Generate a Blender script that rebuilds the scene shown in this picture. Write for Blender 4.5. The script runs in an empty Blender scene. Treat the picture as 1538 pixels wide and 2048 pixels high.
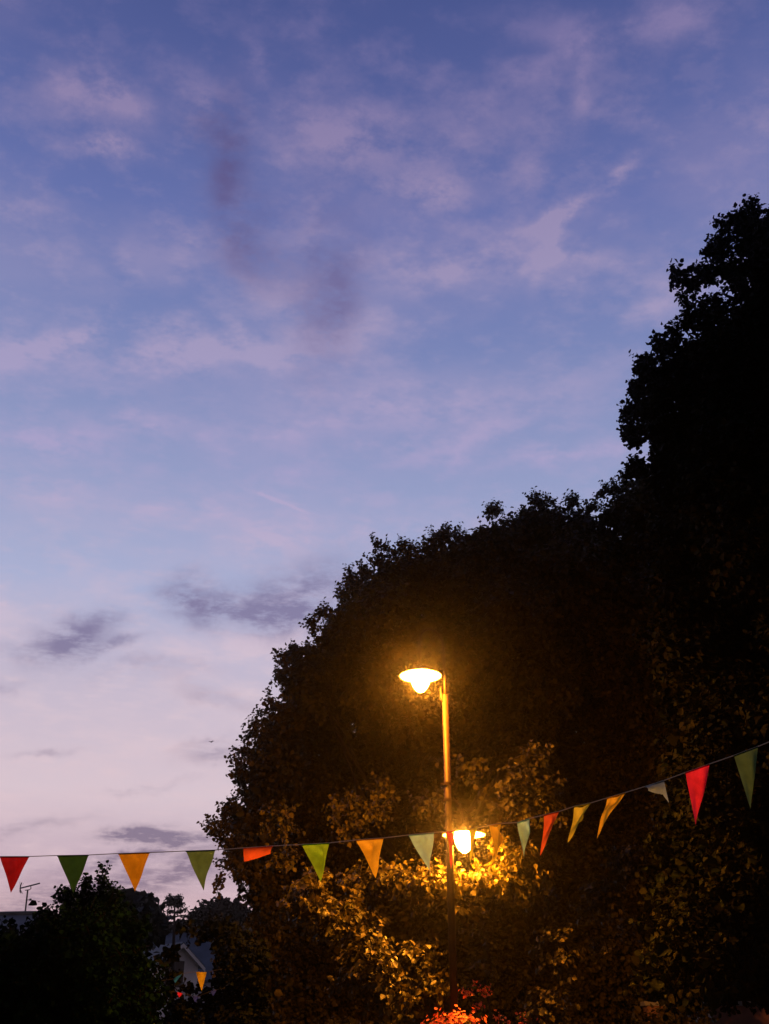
import bpy, bmesh, math, random
import numpy as np
from mathutils import Vector, Matrix
random.seed(7)
rng = np.random.default_rng(7)
sc = bpy.context.scene
C = sc.collection
R = math.radians

# ---------------------------------------------------------------- camera
PITCH = 28.0; FP = 2000.0; EYE = 1.6
cam = bpy.data.cameras.new('camera'); cam_o = bpy.data.objects.new('camera', cam); C.objects.link(cam_o)
cam_o.location = (0, 0, EYE); cam_o.rotation_euler = (R(90 + PITCH), 0, 0)
cam.sensor_fit = 'VERTICAL'; cam.sensor_height = 36.0; cam.lens = 36.0 * FP / 2048.0
cam.clip_start = 0.05; cam.clip_end = 2000
sc.camera = cam_o
CP, SP = math.cos(R(PITCH)), math.sin(R(PITCH))

def ray(px, py):
    """world direction seen at photo pixel (px, py)"""
    u = px - 769.0; v = 1024.0 - py
    return Vector((u, FP * CP - v * SP, FP * SP + v * CP))
def at(px, py, Y):
    d = ray(px, py)
    return Vector((d.x, d.y, d.z)) * (Y / d.y) + Vector((0, 0, EYE))
def mpp(px, py, Y):
    """metres per photo pixel at that depth"""
    return ray(px, py).length * (Y / ray(px, py).y) / FP * (FP / ray(px, py).length) ** 0.5

# ---------------------------------------------------------------- world: dusk sky
sc.view_settings.view_transform = 'Standard'; sc.view_settings.look = 'None'
sc.view_settings.exposure = 0.0; sc.view_settings.gamma = 1.0
def lin(r, g, b):
    f = lambda c: (c / 12.92 if c <= 0.04045 else ((c + 0.055) / 1.055) ** 2.4)
    return (f(r / 255), f(g / 255), f(b / 255), 1)

world = bpy.data.worlds.new('World'); sc.world = world; world.use_nodes = True
NT = world.node_tree; NT.nodes.clear()
def nd(t, **kw):
    n = NT.nodes.new(t)
    for k, v in kw.items(): setattr(n, k, v)
    return n
def lk(a, b): NT.links.new(a, b)
def inp(n, i, v):
    if hasattr(v, 'is_output') or hasattr(v, 'links'): lk(v, n.inputs[i])
    else: n.inputs[i].default_value = v
def mth(op, a, b=None, clamp=False):
    n = nd('ShaderNodeMath', operation=op, use_clamp=clamp); inp(n, 0, a)
    if b is not None: inp(n, 1, b)
    return n.outputs[0]
def vm(op, a, b=None, out=0):
    n = nd('ShaderNodeVectorMath', operation=op); inp(n, 0, a)
    if b is not None: inp(n, 1, b)
    return n.outputs[out]
def mixc(f, a, b):
    n = nd('ShaderNodeMix', data_type='RGBA'); inp(n, 0, f); inp(n, 6, a); inp(n, 7, b)
    return n.outputs[2]
def smooth(v, lo, hi, a=0.0, b=1.0):
    n = nd('ShaderNodeMapRange', interpolation_type='SMOOTHSTEP')
    inp(n, 0, v); n.inputs[1].default_value = lo; n.inputs[2].default_value = hi
    n.inputs[3].default_value = a; n.inputs[4].default_value = b
    return n.outputs[0]
def noise(vec, scale, detail=5, rough=0.55, col=False):
    n = nd('ShaderNodeTexNoise'); lk(vec, n.inputs['Vector'])
    n.inputs['Scale'].default_value = scale; n.inputs['Detail'].default_value = detail
    n.inputs['Roughness'].default_value = rough
    return n.outputs['Color' if col else 'Fac']

tc = nd('ShaderNodeTexCoord'); D = vm('NORMALIZE', tc.outputs['Generated'])
sep = nd('ShaderNodeSeparateXYZ'); lk(D, sep.inputs[0])
X, Y_, Z = sep.outputs
# base colour by elevation (sine of elevation)
ramp = nd('ShaderNodeValToRGB'); lk(Z, ramp.inputs[0])
def elz(py): d = ray(769, py).normalized(); return d.z
stops = [(0.0, lin(222, 172, 168)), (elz(1860), lin(222, 186, 188)), (elz(1760), lin(200, 174, 188)), (elz(1600), lin(220, 200, 210)),
         (elz(1400), lin(202, 190, 209)), (elz(1200), lin(174, 180, 214)), (elz(950), lin(148, 158, 200)),
         (elz(700), lin(122, 135, 186)), (elz(450), lin(102, 115, 174)), (elz(200), lin(87, 99, 157)),
         (elz(0), lin(75, 88, 145)), (1.0, lin(44, 58, 112))]
cr = ramp.color_ramp
cr.elements[0].position = stops[0][0]; cr.elements[0].color = stops[0][1]
cr.elements[1].position = stops[1][0]; cr.elements[1].color = stops[1][1]
for p, c in stops[2:]:
    e = cr.elements.new(p); e.color = c
base = ramp.outputs[0]
# physical twilight sky folded in, sun just under the horizon ahead to the left
sky = nd('ShaderNodeTexSky', sky_type='NISHITA'); sky.sun_disc = False
sky.sun_elevation = R(-2.5); sky.sun_rotation = R(-25); sky.altitude = 50
skys = vm('SCALE', sky.outputs[0]); skys.node.inputs[3].default_value = 0.06
# clouds: turbulence-warped direction
wn = noise(D, 8.0, 6, 0.62, col=True)
wv = vm('SUBTRACT', wn, (0.5, 0.5, 0.5))
wsc = vm('SCALE', wv); wsc.node.inputs[3].default_value = 0.085
Dw = vm('ADD', D, wsc)
zc = mth('MAXIMUM', mth('ADD', Z, 0.12), 0.05)
plane = vm('DIVIDE', D, nd('ShaderNodeCombineXYZ').outputs[0])
cmb = plane.node.inputs[1].links[0].from_node
lk(zc, cmb.inputs[0]); lk(zc, cmb.inputs[1]); cmb.inputs[2].default_value = 1e6
mp = nd('ShaderNodeMapping'); lk(plane, mp.inputs[0]); mp.inputs['Rotation'].default_value = (0, 0, R(-28)); mp.inputs['Scale'].default_value = (1.0, 1.25, 1)
veil = smooth(noise(mp.outputs[0], 2.3, 8, 0.6), 0.44, 0.62)
wisp = smooth(noise(mp.outputs[0], 6.0, 8, 0.62), 0.47, 0.66)
mott = smooth(noise(mp.outputs[0], 17.0, 7, 0.62), 0.50, 0.68)
fine = noise(mp.outputs[0], 11.0, 7, 0.66)
# individual cloud patches: centre px, half sizes px, rotation deg, weight
LIGHT = [(245,212,62,22,28,.75),(222,293,60,20,0,.9),(150,180,60,34,30,.45),(20,420,90,20,-8,.4),(700,290,120,60,12,.55),(520,140,45,30,30,.45),(390,190,70,38,5,.5),
 (870,375,70,42,0,.65),(1040,330,60,24,-30,.35),(1235,365,48,16,-35,.75),(1120,405,90,16,-28,.7),(1095,470,22,70,10,.55),(1110,510,60,14,5,.5),
 (1150,60,130,36,10,.5),(1170,180,24,80,0,.4),(1350,40,70,28,0,.5),(1000,200,160,34,-30,.3),
 (900,545,160,42,-12,.45),(560,560,150,60,30,.35),(660,700,110,30,-18,.55),(400,712,190,34,-8,.7),(200,668,150,22,-5,.55),(50,700,110,36,-20,.6),
 (300,520,130,60,-20,.35),(1330,600,60,28,-25,.4),(860,800,210,26,-4,.45),(940,862,170,26,-14,.6),(1120,905,140,20,-5,.6),(640,860,170,34,-8,.35),
 (110,880,120,38,0,.65),(290,850,70,22,-10,.4),(90,975,110,24,4,.5),(540,1080,110,40,10,.45),(760,1060,130,22,-6,.4),(320,1015,90,18,0,.35),(480,960,90,20,-10,.3),
 (549,999,40,2.8,22,3.0),(400,1380,110,40,20,.35),(520,1290,120,26,-8,.45),(200,1500,280,26,0,.3)]
DARK = [(450,330,42,95,8,.85),(515,480,58,85,-22,.8),(665,600,52,125,4,.75),(440,245,50,36,0,.4),
 (400,1198,50,30,10,.9),(500,1232,100,30,3,.95),(615,1195,80,50,-12,1.0),(170,1250,66,26,0,.85),(150,1285,70,26,0,.75),(235,1302,56,14,-10,.65),(20,1350,60,14,0,.45),
 (60,1275,60,14,0,.3),(320,1345,90,14,0,.3),(430,1400,70,16,22,.4),(110,1486,60,7,0,.4),(430,1510,50,20,8,.55),(410,1482,34,8,0,.3),(60,1655,110,14,-4,.35),
 (290,1670,60,20,0,1.1),(235,1680,60,14,0,.8),(340,1682,50,12,0,.8),(360,1690,60,14,4,.6),(330,1714,170,12,-6,1.0),(390,1748,90,24,-16,.8),(250,1785,160,24,-6,.7),(200,1745,60,14,-10,.4),(120,1810,110,20,0,.5),(60,1800,130,34,0,.35),
 (300,1570,90,8,0,.22)]
def blob_sum(items):
    tot = None
    for (px, py, a, b, ang, w) in items:
        c = ray(px, py).normalized()
        ca, sa = math.cos(R(ang)), math.sin(R(ang))
        t1 = (ray(px + a * ca, py + a * sa).normalized() - c); t2 = (ray(px - b * sa, py + b * ca).normalized() - c)
        u = vm('DOT_PRODUCT', vm('SUBTRACT', Dw if max(a, b) > 50 or b > 4 else D, tuple(c)), tuple(t1 / t1.length_squared), out=1)
        v = vm('DOT_PRODUCT', vm('SUBTRACT', Dw if max(a, b) > 50 or b > 4 else D, tuple(c)), tuple(t2 / t2.length_squared), out=1)
        r2 = mth('ADD', mth('MULTIPLY', u, u), mth('MULTIPLY', v, v))
        e = mth('MULTIPLY', mth('POWER', 0.42, r2), w)
        tot = e if tot is None else mth('ADD', tot, e)
    return tot
front = smooth(Y_, 0.0, 0.25)
ls = mth('MULTIPLY', blob_sum(LIGHT), smooth(fine, 0.34, 0.60, 0.10, 1.5))
ds = mth('MULTIPLY', blob_sum(DARK), smooth(fine, 0.33, 0.60, 0.35, 1.2))
lite = mth('ADD', mth('MULTIPLY', ls, 1.05), mth('ADD', mth('MULTIPLY', veil, 0.30), mth('ADD', mth('MULTIPLY', wisp, 0.42), mth('MULTIPLY', mott, 0.22))), True)
pinkr = nd('ShaderNodeValToRGB'); lk(Z, pinkr.inputs[0]); pr = pinkr.color_ramp
pr.elements[0].position = 0.05; pr.elements[0].color = lin(226, 196, 200)
pr.elements[1].position = elz(0); pr.elements[1].color = lin(124, 116, 166)
for p, c in [(elz(1400), lin(226, 204, 214)), (elz(950), lin(176, 166, 206)), (elz(650), lin(170, 158, 194)), (elz(300), lin(152, 138, 178))]:
    e = pr.elements.new(p); e.color = c
darkr = nd('ShaderNodeValToRGB'); lk(Z, darkr.inputs[0]); dr = darkr.color_ramp
dr.elements[0].position = 0.05; dr.elements[0].color = lin(162, 134, 148)
dr.elements[1].position = elz(300); dr.elements[1].color = lin(94, 87, 136)
for p, c in [(elz(1680), lin(140, 124, 146)), (elz(1230), lin(136, 130, 166)), (elz(600), lin(108, 100, 148))]:
    e = dr.elements.new(p); e.color = c
c1 = mixc(mth('MULTIPLY', lite, 0.85), base, pinkr.outputs[0])
c2 = mixc(mth('MULTIPLY', ds, 0.85, True), c1, darkr.outputs[0])
c3 = mixc(0.04, c2, skys)
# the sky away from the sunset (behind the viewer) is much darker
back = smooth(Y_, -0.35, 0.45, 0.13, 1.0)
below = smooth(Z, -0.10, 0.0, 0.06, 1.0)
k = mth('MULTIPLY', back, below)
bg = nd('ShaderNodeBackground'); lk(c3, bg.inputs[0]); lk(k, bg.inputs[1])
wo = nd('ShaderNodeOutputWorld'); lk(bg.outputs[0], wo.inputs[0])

sc.cycles.use_denoising = True
sc.cycles.volume_step_rate = 4
sc.cycles.max_bounces = 5; sc.cycles.diffuse_bounces = 2; sc.cycles.glossy_bounces = 2
sc.cycles.transmission_bounces = 3; sc.cycles.transparent_max_bounces = 8; sc.cycles.volume_bounces = 0
sc.cycles.sample_clamp_indirect = 4.0

# ---------------------------------------------------------------- materials
def mat(name, col, rough=0.7, metal=0.0, spec=0.4, nscale=None, namt=0.25, bump=0.0, bscale=40):
    m = bpy.data.materials.new(name); m.use_nodes = True
    t = m.node_tree; b = t.nodes['Principled BSDF']
    b.inputs['Base Color'].default_value = (*col, 1); b.inputs['Roughness'].default_value = rough
    b.inputs['Metallic'].default_value = metal; b.inputs['Specular IOR Level'].default_value = spec
    tcn = t.nodes.new('ShaderNodeTexCoord')
    if nscale:
        n = t.nodes.new('ShaderNodeTexNoise'); n.inputs['Scale'].default_value = nscale; n.inputs['Detail'].default_value = 6
        t.links.new(tcn.outputs['Object'], n.inputs['Vector'])
        r = t.nodes.new('ShaderNodeValToRGB')
        r.color_ramp.elements[0].position = 0.3; r.color_ramp.elements[1].position = 0.7
        r.color_ramp.elements[0].color = (*[c * (1 - namt) for c in col], 1)
        r.color_ramp.elements[1].color = (*[min(1, c * (1 + namt)) for c in col], 1)
        t.links.new(n.outputs['Fac'], r.inputs[0]); t.links.new(r.outputs[0], b.inputs['Base Color'])
    if bump:
        n2 = t.nodes.new('ShaderNodeTexNoise'); n2.inputs['Scale'].default_value = bscale; n2.inputs['Detail'].default_value = 4
        t.links.new(tcn.outputs['Object'], n2.inputs['Vector'])
        bp = t.nodes.new('ShaderNodeBump'); bp.inputs['Strength'].default_value = bump
        t.links.new(n2.outputs['Fac'], bp.inputs['Height']); t.links.new(bp.outputs[0], b.inputs['Normal'])
    return m

def leaf_mat(name, c0, c1, trans=0.35, rough=0.55, spec=0.25):
    m = bpy.data.materials.new(name); m.use_nodes = True
    t = m.node_tree; t.nodes.clear()
    g = t.nodes.new('ShaderNodeNewGeometry')
    r = t.nodes.new('ShaderNodeValToRGB'); r.color_ramp.elements[0].color = (*c0, 1); r.color_ramp.elements[1].color = (*c1, 1)
    t.links.new(g.outputs['Random Per Island'], r.inputs[0])
    p = t.nodes.new('ShaderNodeBsdfPrincipled'); p.inputs['Roughness'].default_value = rough
    p.inputs['Specular IOR Level'].default_value = spec
    tr = t.nodes.new('ShaderNodeBsdfTranslucent')
    mx = t.nodes.new('ShaderNodeMixShader'); mx.inputs[0].default_value = trans
    o = t.nodes.new('ShaderNodeOutputMaterial')
    t.links.new(r.outputs[0], p.inputs['Base Color']); t.links.new(r.outputs[0], tr.inputs[0])
    t.links.new(p.outputs[0], mx.inputs[1]); t.links.new(tr.outputs[0], mx.inputs[2]); t.links.new(mx.outputs[0], o.inputs[0])
    return m

def emit_mat(name, col, s):
    m = bpy.data.materials.new(name); m.use_nodes = True
    b = m.node_tree.nodes['Principled BSDF']
    b.inputs['Base Color'].default_value = (0.8, 0.8, 0.8, 1)
    b.inputs['Emission Color'].default_value = (*col, 1); b.inputs['Emission Strength'].default_value = s
    return m

def cloth_mat(name, col, trans=0.55):
    m = bpy.data.materials.new(name); m.use_nodes = True
    t = m.node_tree; t.nodes.clear()
    tcn = t.nodes.new('ShaderNodeTexCoord')
    n = t.nodes.new('ShaderNodeTexNoise'); n.inputs['Scale'].default_value = 22; n.inputs['Detail'].default_value = 4
    w = t.nodes.new('ShaderNodeTexNoise'); w.inputs['Scale'].default_value = 700; w.inputs['Detail'].default_value = 2
    t.links.new(tcn.outputs['Object'], n.inputs['Vector']); t.links.new(tcn.outputs['Object'], w.inputs['Vector'])
    r = t.nodes.new('ShaderNodeValToRGB'); r.color_ramp.elements[0].position = .3; r.color_ramp.elements[1].position = .7
    r.color_ramp.elements[0].color = (*[c * .8 for c in col], 1); r.color_ramp.elements[1].color = (*[min(1, c * 1.12) for c in col], 1)
    t.links.new(n.outputs['Fac'], r.inputs[0])
    bp = t.nodes.new('ShaderNodeBump'); bp.inputs['Strength'].default_value = .35; bp.inputs['Distance'].default_value = .002
    t.links.new(w.outputs['Fac'], bp.inputs['Height'])
    d = t.nodes.new('ShaderNodeBsdfDiffuse'); tr = t.nodes.new('ShaderNodeBsdfTranslucent')
    mx = t.nodes.new('ShaderNodeMixShader'); mx.inputs[0].default_value = trans
    o = t.nodes.new('ShaderNodeOutputMaterial')
    for s in (d, tr): t.links.new(r.outputs[0], s.inputs[0]); t.links.new(bp.outputs[0], s.inputs['Normal'])
    t.links.new(d.outputs[0], mx.inputs[1]); t.links.new(tr.outputs[0], mx.inputs[2]); t.links.new(mx.outputs[0], o.inputs[0])
    return m

# ---------------------------------------------------------------- helpers
def link(name, me, m=None, parent=None, smooth_=False):
    o = bpy.data.objects.new(name, me); C.objects.link(o)
    if m: me.materials.append(m)
    if parent: o.parent = parent; o.matrix_parent_inverse = parent.matrix_world.inverted() if False else Matrix.Translation(-parent.location) if parent.type == 'EMPTY' and parent.parent is None else Matrix()
    if smooth_:
        me.polygons.foreach_set('use_smooth', [True] * len(me.polygons))
    return o
def tag(o, label=None, cat=None, group=None, kind=None):
    if label: o['label'] = label
    if cat: o['category'] = cat
    if group: o['group'] = group
    if kind: o['kind'] = kind
    return o
def thing(name, loc, label, cat, group=None):
    o = bpy.data.objects.new(name, None); C.objects.link(o); o.location = loc; o.empty_display_size = .2
    return tag(o, label, cat, group)

class MB:
    """collects vertices and faces of one mesh"""
    def __init__(s): s.v = []; s.f = []
    def add(s, v, f):
        n = len(s.v); s.v += [tuple(x) for x in v]; s.f += [tuple(i + n for i in q) for q in f]; return s
    def tube(s, pts, rad, seg=10, cap=True):
        pts = [Vector(p) for p in pts]
        if not hasattr(rad, '__len__'): rad = [rad] * len(pts)
        rings = []
        up = Vector((0.13, 0.21, 0.97)).normalized()
        for i, p in enumerate(pts):
            a = pts[max(0, i - 1)]; b = pts[min(len(pts) - 1, i + 1)]
            t = (b - a).normalized()
            if abs(t.dot(up)) > .98: ux = Vector((1, 0, 0)) - t * t.x
            else: ux = up - t * t.dot(up)
            ux.normalize(); uy = t.cross(ux)
            rings.append([p + (ux * math.cos(2 * math.pi * k / seg) + uy * math.sin(2 * math.pi * k / seg)) * rad[i] for k in range(seg)])
        v = [q for r in rings for q in r]; f = []
        for i in range(len(rings) - 1):
            for k in range(seg):
                k2 = (k + 1) % seg
                f.append((i * seg + k, i * seg + k2, (i + 1) * seg + k2, (i + 1) * seg + k))
        if cap:
            f.append(tuple(range(seg))[::-1]); f.append(tuple(range((len(rings) - 1) * seg, len(rings) * seg)))
        return s.add(v, f)
    def lathe(s, prof, c, seg=32):
        c = Vector(c); v = []; f = []
        for r, z in prof:
            for k in range(seg):
                a = 2 * math.pi * k / seg; v.append(c + Vector((r * math.cos(a), r * math.sin(a), z)))
        for i in range(len(prof) - 1):
            for k in range(seg):
                k2 = (k + 1) % seg
                f.append((i * seg + k, i * seg + k2, (i + 1) * seg + k2, (i + 1) * seg + k))
        return s.add(v, f)
    def box(s, c, size, M=None):
        c = Vector(c); v = []
        for dz in (-.5, .5):
            for dx, dy in ((-.5, -.5), (.5, -.5), (.5, .5), (-.5, .5)):
                p = c + Vector((dx * size[0], dy * size[1], dz * size[2])); v.append(M @ p if M else p)
        return s.add(v, [(0, 3, 2, 1), (4, 5, 6, 7), (0, 1, 5, 4), (1, 2, 6, 5), (2, 3, 7, 6), (3, 0, 4, 7)])
    def build(s, name, m, parent=None, smooth_=False):
        me = bpy.data.meshes.new(name); me.from_pydata(s.v, [], s.f); me.update()
        return link(name, me, m, parent, smooth_)

def np_mesh(name, V, F, m, parent):
    """V (n,3), F (k,4)"""
    me = bpy.data.meshes.new(name)
    me.vertices.add(len(V)); me.vertices.foreach_set('co', V.astype(np.float32).ravel())
    k = F.shape[1]
    me.loops.add(len(F) * k); me.loops.foreach_set('vertex_index', F.astype(np.int32).ravel())
    me.polygons.add(len(F)); me.polygons.foreach_set('loop_start', np.arange(0, len(F) * k, k, dtype=np.int32))
    me.update(calc_edges=True)
    return link(name, me, m, parent)

def nrm(a): return a / np.maximum(np.linalg.norm(a, axis=1, keepdims=True), 1e-9)

def leaves(P, A, N, S, wid=0.42, fold=0.22):
    """ovate pointed leaves: base P, long axis A, face normal N, length S"""
    A = nrm(A); W = nrm(np.cross(N, A)); N2 = np.cross(A, W)
    S = S[:, None]
    def pt(a, w, n): return P + A * S * a + W * S * w + N2 * S * n
    h = rng.uniform(.5, 1.3, (len(P), 1)) * fold
    v = np.stack([pt(0, 0, 0), pt(.16, wid * .85, h * .8), pt(.58, wid, h), pt(1.0, 0, -.10), pt(.58, -wid, h), pt(.16, -wid * .85, h * .8)], 1)
    n = len(P); b = (np.arange(n) * 6)[:, None]
    F = np.concatenate([b + np.array([[0, 1, 2, 3]]), b + np.array([[0, 3, 4, 5]])], 0)
    return v.reshape(-1, 3), F

def shoots(blobs, per_m2, length, nleaf, size, up=.35, droop=.35, jitter=.5, big=1.0):
    """blobs (c, r): leafy shoots growing out of every clump; returns leaf and twig meshes' arrays"""
    B0 = []; DD = []; LL = []; OUT = []
    for c, r in blobs:
        n = max(3, int(per_m2 * 4 * math.pi * r * r))
        d = nrm(rng.normal(size=(n, 3)))
        rad = r * rng.uniform(.15, 1.0, n) ** .45
        L = length * rng.uniform(.6, 1.25, n)
        b = np.array(c)[None] + d * (rad[:, None]) * np.array([[1, 1, .9]])
        dd = nrm(d * .9 + rng.normal(size=(n, 3)) * jitter + np.array([[0, 0, up]]))
        OUT.append(d); B0.append(b - dd * L[:, None] * .5); DD.append(dd); LL.append(L)
    B0 = np.concatenate(B0); DD = np.concatenate(DD); LL = np.concatenate(LL); OUT = np.concatenate(OUT)
    n = len(B0)
    side = nrm(np.cross(DD, rng.normal(size=(n, 3)) * .5 + np.array([[0, 0, 1.0]])))
    P = []; A = []; N = []; S = []
    for k in range(nleaf):
        t = (k + .6) / nleaf
        sg = 1 if k % 2 else -1
        p = B0 + DD * (LL * t)[:, None]
        s = (size * (1.0 - .45 * abs(t - .45)) * rng.uniform(.5, 1.35, n))
        a = DD * .55 + side * sg * .75 + rng.normal(size=(n, 3)) * .35 + np.array([[0, 0, -droop]])
        nn = rng.normal(size=(n, 3)) * .42 + np.array([[0, 0, .35]]) + OUT * .75
        P.append(p + side * (sg * .25 * s)[:, None]); A.append(a); N.append(nn); S.append(s)
    V, F = leaves(np.concatenate(P), np.concatenate(A), np.concatenate(N), np.concatenate(S) * big)
    # twigs: thin three sided stems
    o1 = side * .004; o2 = nrm(np.cross(DD, side)) * .004
    e = B0 + DD * LL[:, None]
    TV = np.stack([B0 + o1, B0 - o1 + o2, B0 - o1 - o2, e + o1 * .3, e - o1 * .3 + o2 * .3, e - o1 * .3 - o2 * .3], 1).reshape(-1, 3)
    b = (np.arange(n) * 6)[:, None]
    TF = np.concatenate([b + np.array([[0, 1, 4, 3]]), b + np.array([[1, 2, 5, 4]]), b + np.array([[2, 0, 3, 5]])], 0)
    return V, F, TV, TF

def limb(a, b, r0, r1, n=5, wob=.12):
    a = Vector(a); b = Vector(b); L = (b - a).length; pts = []; rr = []
    for i in range(n + 1):
        t = i / n; p = a.lerp(b, t)
        p.z += math.sin(t * math.pi) * -.06 * L + 0
        if 0 < i < n: p += Vector((random.uniform(-1, 1), random.uniform(-1, 1), random.uniform(-1, 1))) * wob * L / n * 1.2
        pts.append(p); rr.append(r0 + (r1 - r0) * t)
    return pts, rr

def inpoly(pts, poly):
    x, y = pts[:, 0], pts[:, 1]; c = np.zeros(len(pts), bool); n = len(poly); j = n - 1
    for i in range(n):
        xi, yi = poly[i]; xj, yj = poly[j]
        if yi != yj:
            m = ((yi > y) != (yj > y)) & (x < (xj - xi) * (y - yi) / (yj - yi) + xi)
            c ^= m
        j = i
    return c
def edgedist(pts, poly):
    d = np.full(len(pts), 1e9)
    for i in range(len(poly)):
        a = np.array(poly[i - 1], float); b = np.array(poly[i], float); ab = b - a
        t = np.clip(((pts - a) @ ab) / max(ab @ ab, 1e-9), 0, 1)
        d = np.minimum(d, np.linalg.norm(pts - (a + t[:, None] * ab), axis=1))
    return d
def fill(poly, n, rlo, rhi, Yc, thick, edge_n, edge_r, recess=None, backing=0):
    """clumps of a crown: inside the outline, thick in the middle and thin at the rim, plus small clumps along the rim"""
    poly = [tuple(p) for p in poly]; xs = [p[0] for p in poly]; ys = [p[1] for p in poly]
    out = []; tries = 0
    dmax = None
    cand = np.stack([rng.uniform(min(xs), max(xs), 6000), rng.uniform(min(ys), max(ys), 6000)], 1)
    cand = cand[inpoly(cand, poly)]; ed = edgedist(cand, poly); dmax = ed.max()
    for (x, y), e in zip(cand, ed):
        if len(out) >= n: break
        r = random.uniform(rlo, rhi)
        if e < r * .95: continue
        th = thick * math.sqrt(min(1, e / dmax * 1.3))
        Y = Yc + random.uniform(-1, 1) * th + (recess(y) if recess else 0)
        out.append((tuple(at(x, y, Y)), r * Yc / 2000 * 1.08))
    if backing:   # far side of the crown: an even layer of clumps so that few sky holes stay open
        for layer in (0, 1):
          for gx in np.arange(min(xs) + layer * backing / 2, max(xs), backing):
            for gy in np.arange(min(ys) + layer * backing / 2, max(ys), backing):
                q = np.array([[gx + random.uniform(-.3, .3) * backing, gy + random.uniform(-.3, .3) * backing]])
                if inpoly(q, poly)[0] and edgedist(q, poly)[0] > backing * .8:
                    out.append((tuple(at(q[0, 0], q[0, 1], Yc + thick * (.6 - .5 * layer) + (recess(q[0, 1]) if recess else 0))), backing * .78 * (Yc + (recess(q[0, 1]) if recess else 0)) / 2000 * 1.08))
    # rim
    per = [math.dist(poly[i], poly[(i + 1) % len(poly)]) for i in range(len(poly))]; tot = sum(per)
    for k in range(edge_n):
        s = (k + random.uniform(0, 1)) / edge_n * tot; i = 0
        while s > per[i] and i < len(per) - 1: s -= per[i]; i += 1
        t = s / max(per[i], 1e-6); x0, y0 = poly[i]; x1, y1 = poly[(i + 1) % len(poly)]
        x = x0 + (x1 - x0) * t; y = y0 + (y1 - y0) * t
        nx, ny = -(y1 - y0), (x1 - x0); l = math.hypot(nx, ny) or 1; nx /= l; ny /= l
        r = random.uniform(*edge_r)
        q = np.array([[x + nx * r, y + ny * r]])
        if not inpoly(q, poly)[0]: nx, ny = -nx, -ny
        x += nx * r * 1.25; y += ny * r * 1.25
        Y = Yc + random.uniform(-1, 1) * thick * .35
        out.append((tuple(at(x, y, Y)), r * Yc / 2000 * 1.08))
    return out

def make_tree(name, label, cat, base, blobs, lmat, bmat, per, length, nleaf, size, trunk_r, fork, group=None, inner=None, nlimbs=14, extra=None, **kw):
    t = thing(name, base, label, cat, group)
    V, F, TV, TF = shoots(blobs, per, length, nleaf, size, **kw)
    arrs = [(V, F)]; tw = [(TV, TF)]
    if inner:
        V2, F2, TV2, TF2 = shoots([(c, r * .75) for c, r in blobs], inner, length, nleaf, size * 1.7, **kw); arrs.append((V2, F2))
    if extra:
        for eb, ek in extra:
            V3, F3, TV3, TF3 = shoots(eb, **ek); arrs.append((V3, F3)); tw.append((TV3, TF3))
    def cat_(lst):
        vs = []; fs = []; n = 0
        for v, f in lst: vs.append(v); fs.append(f + n); n += len(v)
        return np.concatenate(vs), np.concatenate(fs)
    V, F = cat_(arrs); cr_ = np_mesh('crown', V, F, lmat, t)
    V, F = cat_(tw); np_mesh('twigs', V, F, bmat, t)
    base = Vector(base); fork = Vector(fork)
    m = MB(); pts, rr = limb(base, fork, trunk_r, trunk_r * .7, 6, .08); m.tube(pts, rr, 14)
    top = Vector(blobs[0][0])
    m.build('trunk', bmat, t, True)
    m = MB(); step = max(1, len(blobs) // nlimbs)
    hi = [b for b in blobs if b[0][2] > fork.z + 1.2] or blobs
    for c, r in hi[::step]:
        f0 = fork - Vector((0, 0, random.uniform(0, .3)))
        pts, rr = limb(f0, c, trunk_r * .30, .010, 7, .14)
        for i_, p_ in enumerate(pts):      # limbs climb steeply before they spread
            t_ = i_ / (len(pts) - 1); k_ = t_ ** 1.5 - t_
            p_.x += (c[0] - f0.x) * k_; p_.y += (c[1] - f0.y) * k_; m.tube(pts, rr, 7)
    m.build('branches', bmat, t, True)
    return t

# ================================================================ setting
M_grass = mat('grass_ground', (.035, .05, .018), .95, nscale=3, namt=.5, bump=.4)
M_asph = mat('asphalt', (.05, .05, .052), .9, nscale=30, namt=.3, bump=.3, bscale=200)
M_kerb = mat('kerb_stone', (.28, .27, .25), .85, nscale=8)
m = MB(); m.add([(-49, -9.5, 0), (49, -9.5, 0), (49, 75.5, 0), (-49, 75.5, 0)], [(0, 1, 2, 3)])
tag(m.build('ground', M_grass), kind='structure')
m = MB(); m.add([(-48, -8, .004), (48, -8, .004), (48, 7.5, .004), (-48, 7.5, .004)], [(0, 1, 2, 3)])
tag(m.build('road', M_asph), kind='structure')
m = MB(); m.box((0, 7.6, .06), (96, .15, .12)); tag(m.build('kerb', M_kerb), kind='structure')
m = MB(); m.box((0, 10.1, .05), (96, 4.8, .1)); tag(m.build('pavement', mat('paving', (.22, .21, .2), .9, nscale=12, bump=.2)), kind='structure')

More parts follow.
